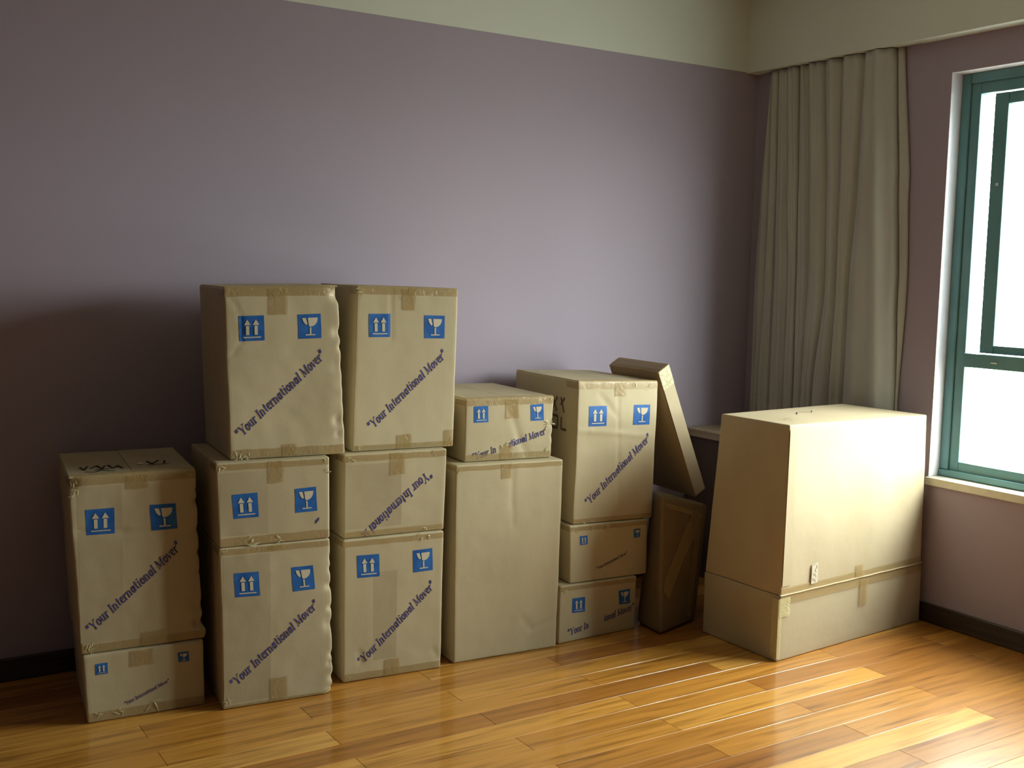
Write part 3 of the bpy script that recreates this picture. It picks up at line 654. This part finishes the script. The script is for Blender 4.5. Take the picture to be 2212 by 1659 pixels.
# raised cut edge of the cover, catching the light
vs, fs = [], []
for i in range(41):
    x = .006+.936*i/40; z = sf(x)+.0005*math.sin(i)
    vs += [Vector((x, -.0050, z-.0015)), Vector((x, -.0075, z+.0010)), Vector((x, .004, z+.0030))]
for i in range(40):
    a = i*3; fs += [(a, a+3, a+4, a+1), (a+1, a+4, a+5, a+2)]
obj('cover_lip', vs, fs, M_cardw, Hr)
strip('tape_tab', (.474, .524), lambda x: SZ, .004, .060, M_tape, -.0030, n=5); strip('tape_tab', (.503, .555), lambda x: SZ, -.118, -.004, M_tape, -.0055, n=5)
# light edge flap and wrapped corner on the left
hsheet('side_seam', [(.015, .30), (.066, .30), (.058, .90), (.021, .922)], M_cardw, -.0030+.004)
strip('tape_strip', (.0, .062), lambda x: .18, 0, .075, M_wrap, -.0048, n=6)
vs, fs = [], []
for i in range(19):
    z = .012+.24*i/18; wv = .004*noise.noise(Vector((z*25, 2, 2)))
    vs += [Vector((-.0035+wv*.4, .030+wv, z)), Vector((-.0045, -.003+wv*.3, z)), Vector((.016+wv, -.0045, z))]
for i in range(18):
    a = i*3; fs += [(a, a+1, a+4, a+3), (a+1, a+2, a+5, a+4)]
obj('corner_tape', vs, fs, M_wrap, Hr)
# torn label with pen marks
hsheet('torn_label', [(.186, .285), (.226, .288), (.224, .371), (.188, .366)], M_knock, .0030)
scribble(lambda x, z, o: Vector((x, -.0038-o, z)), [[(.196, .362), (.205, .366)], [(.212, .362), (.218, .352), (.210, .345)], [(.205, .345), (.212, .33)], [(.195, .33), (.203, .318)], [(.208, .325), (.214, .31)], [(.193, .31), (.199, .298)], [(.203, .305), (.212, .292)]], Hr, wd=.0010, m=M_faint)
scribble(lambda x, y, o: Vector((x, y, .9375+o-.014*(x/.9)*.9+.004)), [[(.11, .10), (.12, .12), (.135, .11)], [(.15, .13), (.145, .11), (.155, .10)], [(.10, .07), (.115, .07)], [(.30, .20), (.36, .25)], [(.36, .25), (.44, .24)], [(.42, .22), (.48, .27)]], Hr, wd=.002)
vs = [Vector(p) for p in [(.28, .0005, .37), (.33, .0005, .371), (.332, .0005, .375), (.281, .0005, .374)]]

# ------------------------------------------------------------------ leaning flat carton
Pr = bpy.data.objects.new('flat_carton', None); C.objects.link(Pr); Pr.location = (3.25, 3.6, .53)
tag(Pr, 'thin flat carton leaning at a slant against the rightmost stack, above the wrapped bundle', 'box')
def PL(p): return tuple(Vector(p)-Pr.location)
ax = Vector((.3902, 0, -.9207)); th = Vector((.0585, 0, .034)); dy = Vector((.0285, .375, 0)); t0 = Vector((3.008, 3.585, 1.092)); Lp = .606
def pc(s, a, c): return t0+ax*s+th*a+dy*c
hex_obj('box_body', [PL(pc(Lp, 0, 0)), PL(pc(Lp, 1, 0)), PL(pc(Lp, 1, 1)), PL(pc(Lp, 0, 1))], [PL(pc(0, 0, 0)), PL(pc(0, 1, 0)), PL(pc(0, 1, 1)), PL(pc(0, 0, 1))], M_cardb, Pr, r=.003, seed=5, amp=.001)
# paler sheet over the narrow face toward the room
vs = []; n = 30
for i in range(n+1):
    s_ = .004+(Lp-.008)*i/n
    for a in (.05, .95): vs.append(Vector(PL(pc(s_, a, 0)))+Vector((0, -.0018, 0)))
obj('side_panel', vs, [(2*i, 2*i+1, 2*i+3, 2*i+2) for i in range(n)], M_cardw, Pr)
vs = []; n = 8
for i in range(n+1):
    s_ = .002+.085*i/n
    for a in (.02, .5, .98): vs.append(Vector(PL(pc(s_, a, 0)))+Vector((0, -.0030-.001*abs(noise.noise(Vector((i, a*5, 0)))), 0)))
obj('tape_strip', vs, [f for i in range(n) for f in ((3*i, 3*i+1, 3*i+4, 3*i+3), (3*i+1, 3*i+2, 3*i+5, 3*i+4))], M_wrap, Pr, smooth=True)
vs = []
for c in (.0, .25, .5, .75, 1): vs += [Vector(PL(pc(0, .25, c)))-ax*.0015, Vector(PL(pc(0, .8, c)))-ax*.0015]
obj('tape_strip', vs, [(2*i, 2*i+1, 2*i+3, 2*i+2) for i in range(4)], M_tape, Pr)

# ------------------------------------------------------------------ wrapped bundle
Fr = bpy.data.objects.new('wrapped_bundle', None); C.objects.link(Fr); Fr.location = (3.07, 3.52, 0)
tag(Fr, 'tape-wrapped brown bundle in shadow between rightmost stack and big pale carton', 'box')
def FL(p): return tuple(Vector(p)-Fr.location)
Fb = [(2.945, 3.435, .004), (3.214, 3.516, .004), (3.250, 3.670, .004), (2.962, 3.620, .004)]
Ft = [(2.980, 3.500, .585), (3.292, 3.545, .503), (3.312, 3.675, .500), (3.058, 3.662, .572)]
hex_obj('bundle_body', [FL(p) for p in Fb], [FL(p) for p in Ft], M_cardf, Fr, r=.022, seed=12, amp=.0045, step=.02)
def ff(u, v, off):
    a = Vector(Fb[0])*(1-u)*(1-v)+Vector(Fb[1])*u*(1-v)+Vector(Ft[1])*u*v+Vector(Ft[0])*(1-u)*v
    p = Vector(FL(a)); nn_ = Vector((.27, -.96, .08)).normalized()
    q = a-Fr.location
    n = noise.noise_vector(q*4+Vector((12, 0, 0)))*.0045+noise.noise_vector(q*17+Vector((12, 3, 0)))*.00135; n.z *= .2
    return p+n+nn_*off
def fstrip(u0, v0, u1, v1, wd, m):
    vs = []; n = 24
    for i in range(n+1):
        t = i/n; u = u0+(u1-u0)*t; v = v0+(v1-v0)*t
        for k in (-1, 0, 1): vs.append(ff(min(.93, max(.07, u+k*wd)), min(.95, max(.05, v-k*wd*.4)), .0035))
    return obj('tape_strip', vs, [f for i in range(n) for f in ((3*i, 3*i+1, 3*i+4, 3*i+3), (3*i+1, 3*i+2, 3*i+5, 3*i+4))], m, Fr, smooth=True)
fstrip(.12, .28, .78, .90, .09, M_tape); fstrip(.10, .93, .90, .90, .05, M_tape); fstrip(.75, .06, .80, .92, .07, M_tape)

# ------------------------------------------------------------------ low desk in the corner
Dk = bpy.data.objects.new('low_desk', None); C.objects.link(Dk); Dk.location = (3.86, 3.85, 0)
tag(Dk, 'low desk with a pale top in the corner, mostly hidden behind the big pale carton', 'desk')
def dpart(name, bs, m, bv=.003): 
    return boxes_mesh(name, [(a-3.86, b_-3.86, c-3.85, d_-3.85, e_, f_) for a, b_, c, d_, e_, f_ in bs], m, bv, Dk)
dpart('desk_top', [(3.689, 4.022, 3.46, 4.184, .704, .742)], M_top)
dpart('side_panel', [(3.712, 3.732, 3.48, 4.18, .001, .7035)], M_body)
dpart('side_panel', [(3.995, 4.013, 3.48, 4.18, .001, .7035)], M_body)
dpart('back_panel', [(3.7325, 3.9945, 4.16, 4.178, .15, .7035)], M_body)
dpart('drawer_front', [(3.7325, 3.9945, 3.49, 3.508, .52, .700)], M_body)

# ------------------------------------------------------------------ curtain
Cr = bpy.data.objects.new('curtain', None); C.objects.link(Cr); Cr.location = (4.07, 3.7, 0)
tag(Cr, 'long grey-beige curtain bunched in the corner left of the window', 'curtain')
ZZ = (2.5, 1.97, 1.45, .95)
CY = [ (4.077, 4.119, 4.133, 4.132), (4.061, 4.055, 4.055, 4.072), (4.017, 4.004, 3.997, 3.995), (3.958, 3.923, 3.897, 3.897),
       (3.888, 3.862, 3.848, 3.839), (3.831, 3.791, 3.765, 3.779), (3.727, 3.681, 3.666, 3.713), (3.623, 3.602, 3.593, 3.604),
       (3.493, 3.502, 3.527, 3.529), (3.326, 3.287, 3.258, 3.237), (3.293, 3.235, 3.216, 3.230)]
DEP = [.5, .75, .7, .8, .6, .8, .7, .9, 1.0, .35]
def cy(i, z):
    c = CY[i]
    if z >= ZZ[0]: return c[0]
    for k in range(3):
        if z >= ZZ[k+1]:
            t = (ZZ[k]-z)/(ZZ[k]-ZZ[k+1]); t = t*t*(3-2*t) if k else t; return c[k]*(1-t)+c[k+1]*t
    return c[3]
def panel(i0, i1, name, xb):
    NV, NU = 90, 20; vs, fs = [], []
    cols = []
    for i in range(i0, i1):
        for k in range(NU): cols.append((i, k/NU))
    cols.append((i1-1, 1.0))
    for j in range(NV+1):
        z = 2.5185-(2.5185-.06)*j/NV
        for (i, t) in cols:
            y = cy(i, z)*(1-t)+cy(i+1, z)*t
            wid = abs(cy(i+1, z)-cy(i, z)); dp = min(.056, .020+.40*wid)*DEP[i]
            sub = .25*math.sin(t*math.pi*(3+i % 3)+z*1.3+i)+.12*math.sin(t*9+z*3.1+i*2)
            hgt = math.sin(math.pi*t)**.42*(1+sub*.55)
            x = xb-dp*hgt+.003*noise.noise(Vector((y*9, z*1.6, i)))
            x -= .010*noise.noise(Vector((y*14, z*.9, 3.3)))*math.sin(math.pi*t)
            vs.append(Vector((min(x, XR-.006), y, z))-Cr.location)
    nc = len(cols)
    for j in range(NV):
        for i in range(nc-1): a = j*nc+i; fs.append((a, a+1, a+nc+1, a+nc))
    o = obj(name, vs, fs, M_cloth, Cr, smooth=True)
    sm = o.modifiers.new('thickness', 'SOLIDIFY'); sm.thickness = .0012; sm.offset = 0
    return o
panel(0, 4, 'fabric_panel', 4.100); panel(4, 9, 'fabric_panel', 4.104); panel(8, 10, 'fabric_panel', 4.112)
boxes_mesh('curtain_rail', [(.030, .042, -.50, .42, 2.5195, 2.5215)], M_steel, .0005, Cr)
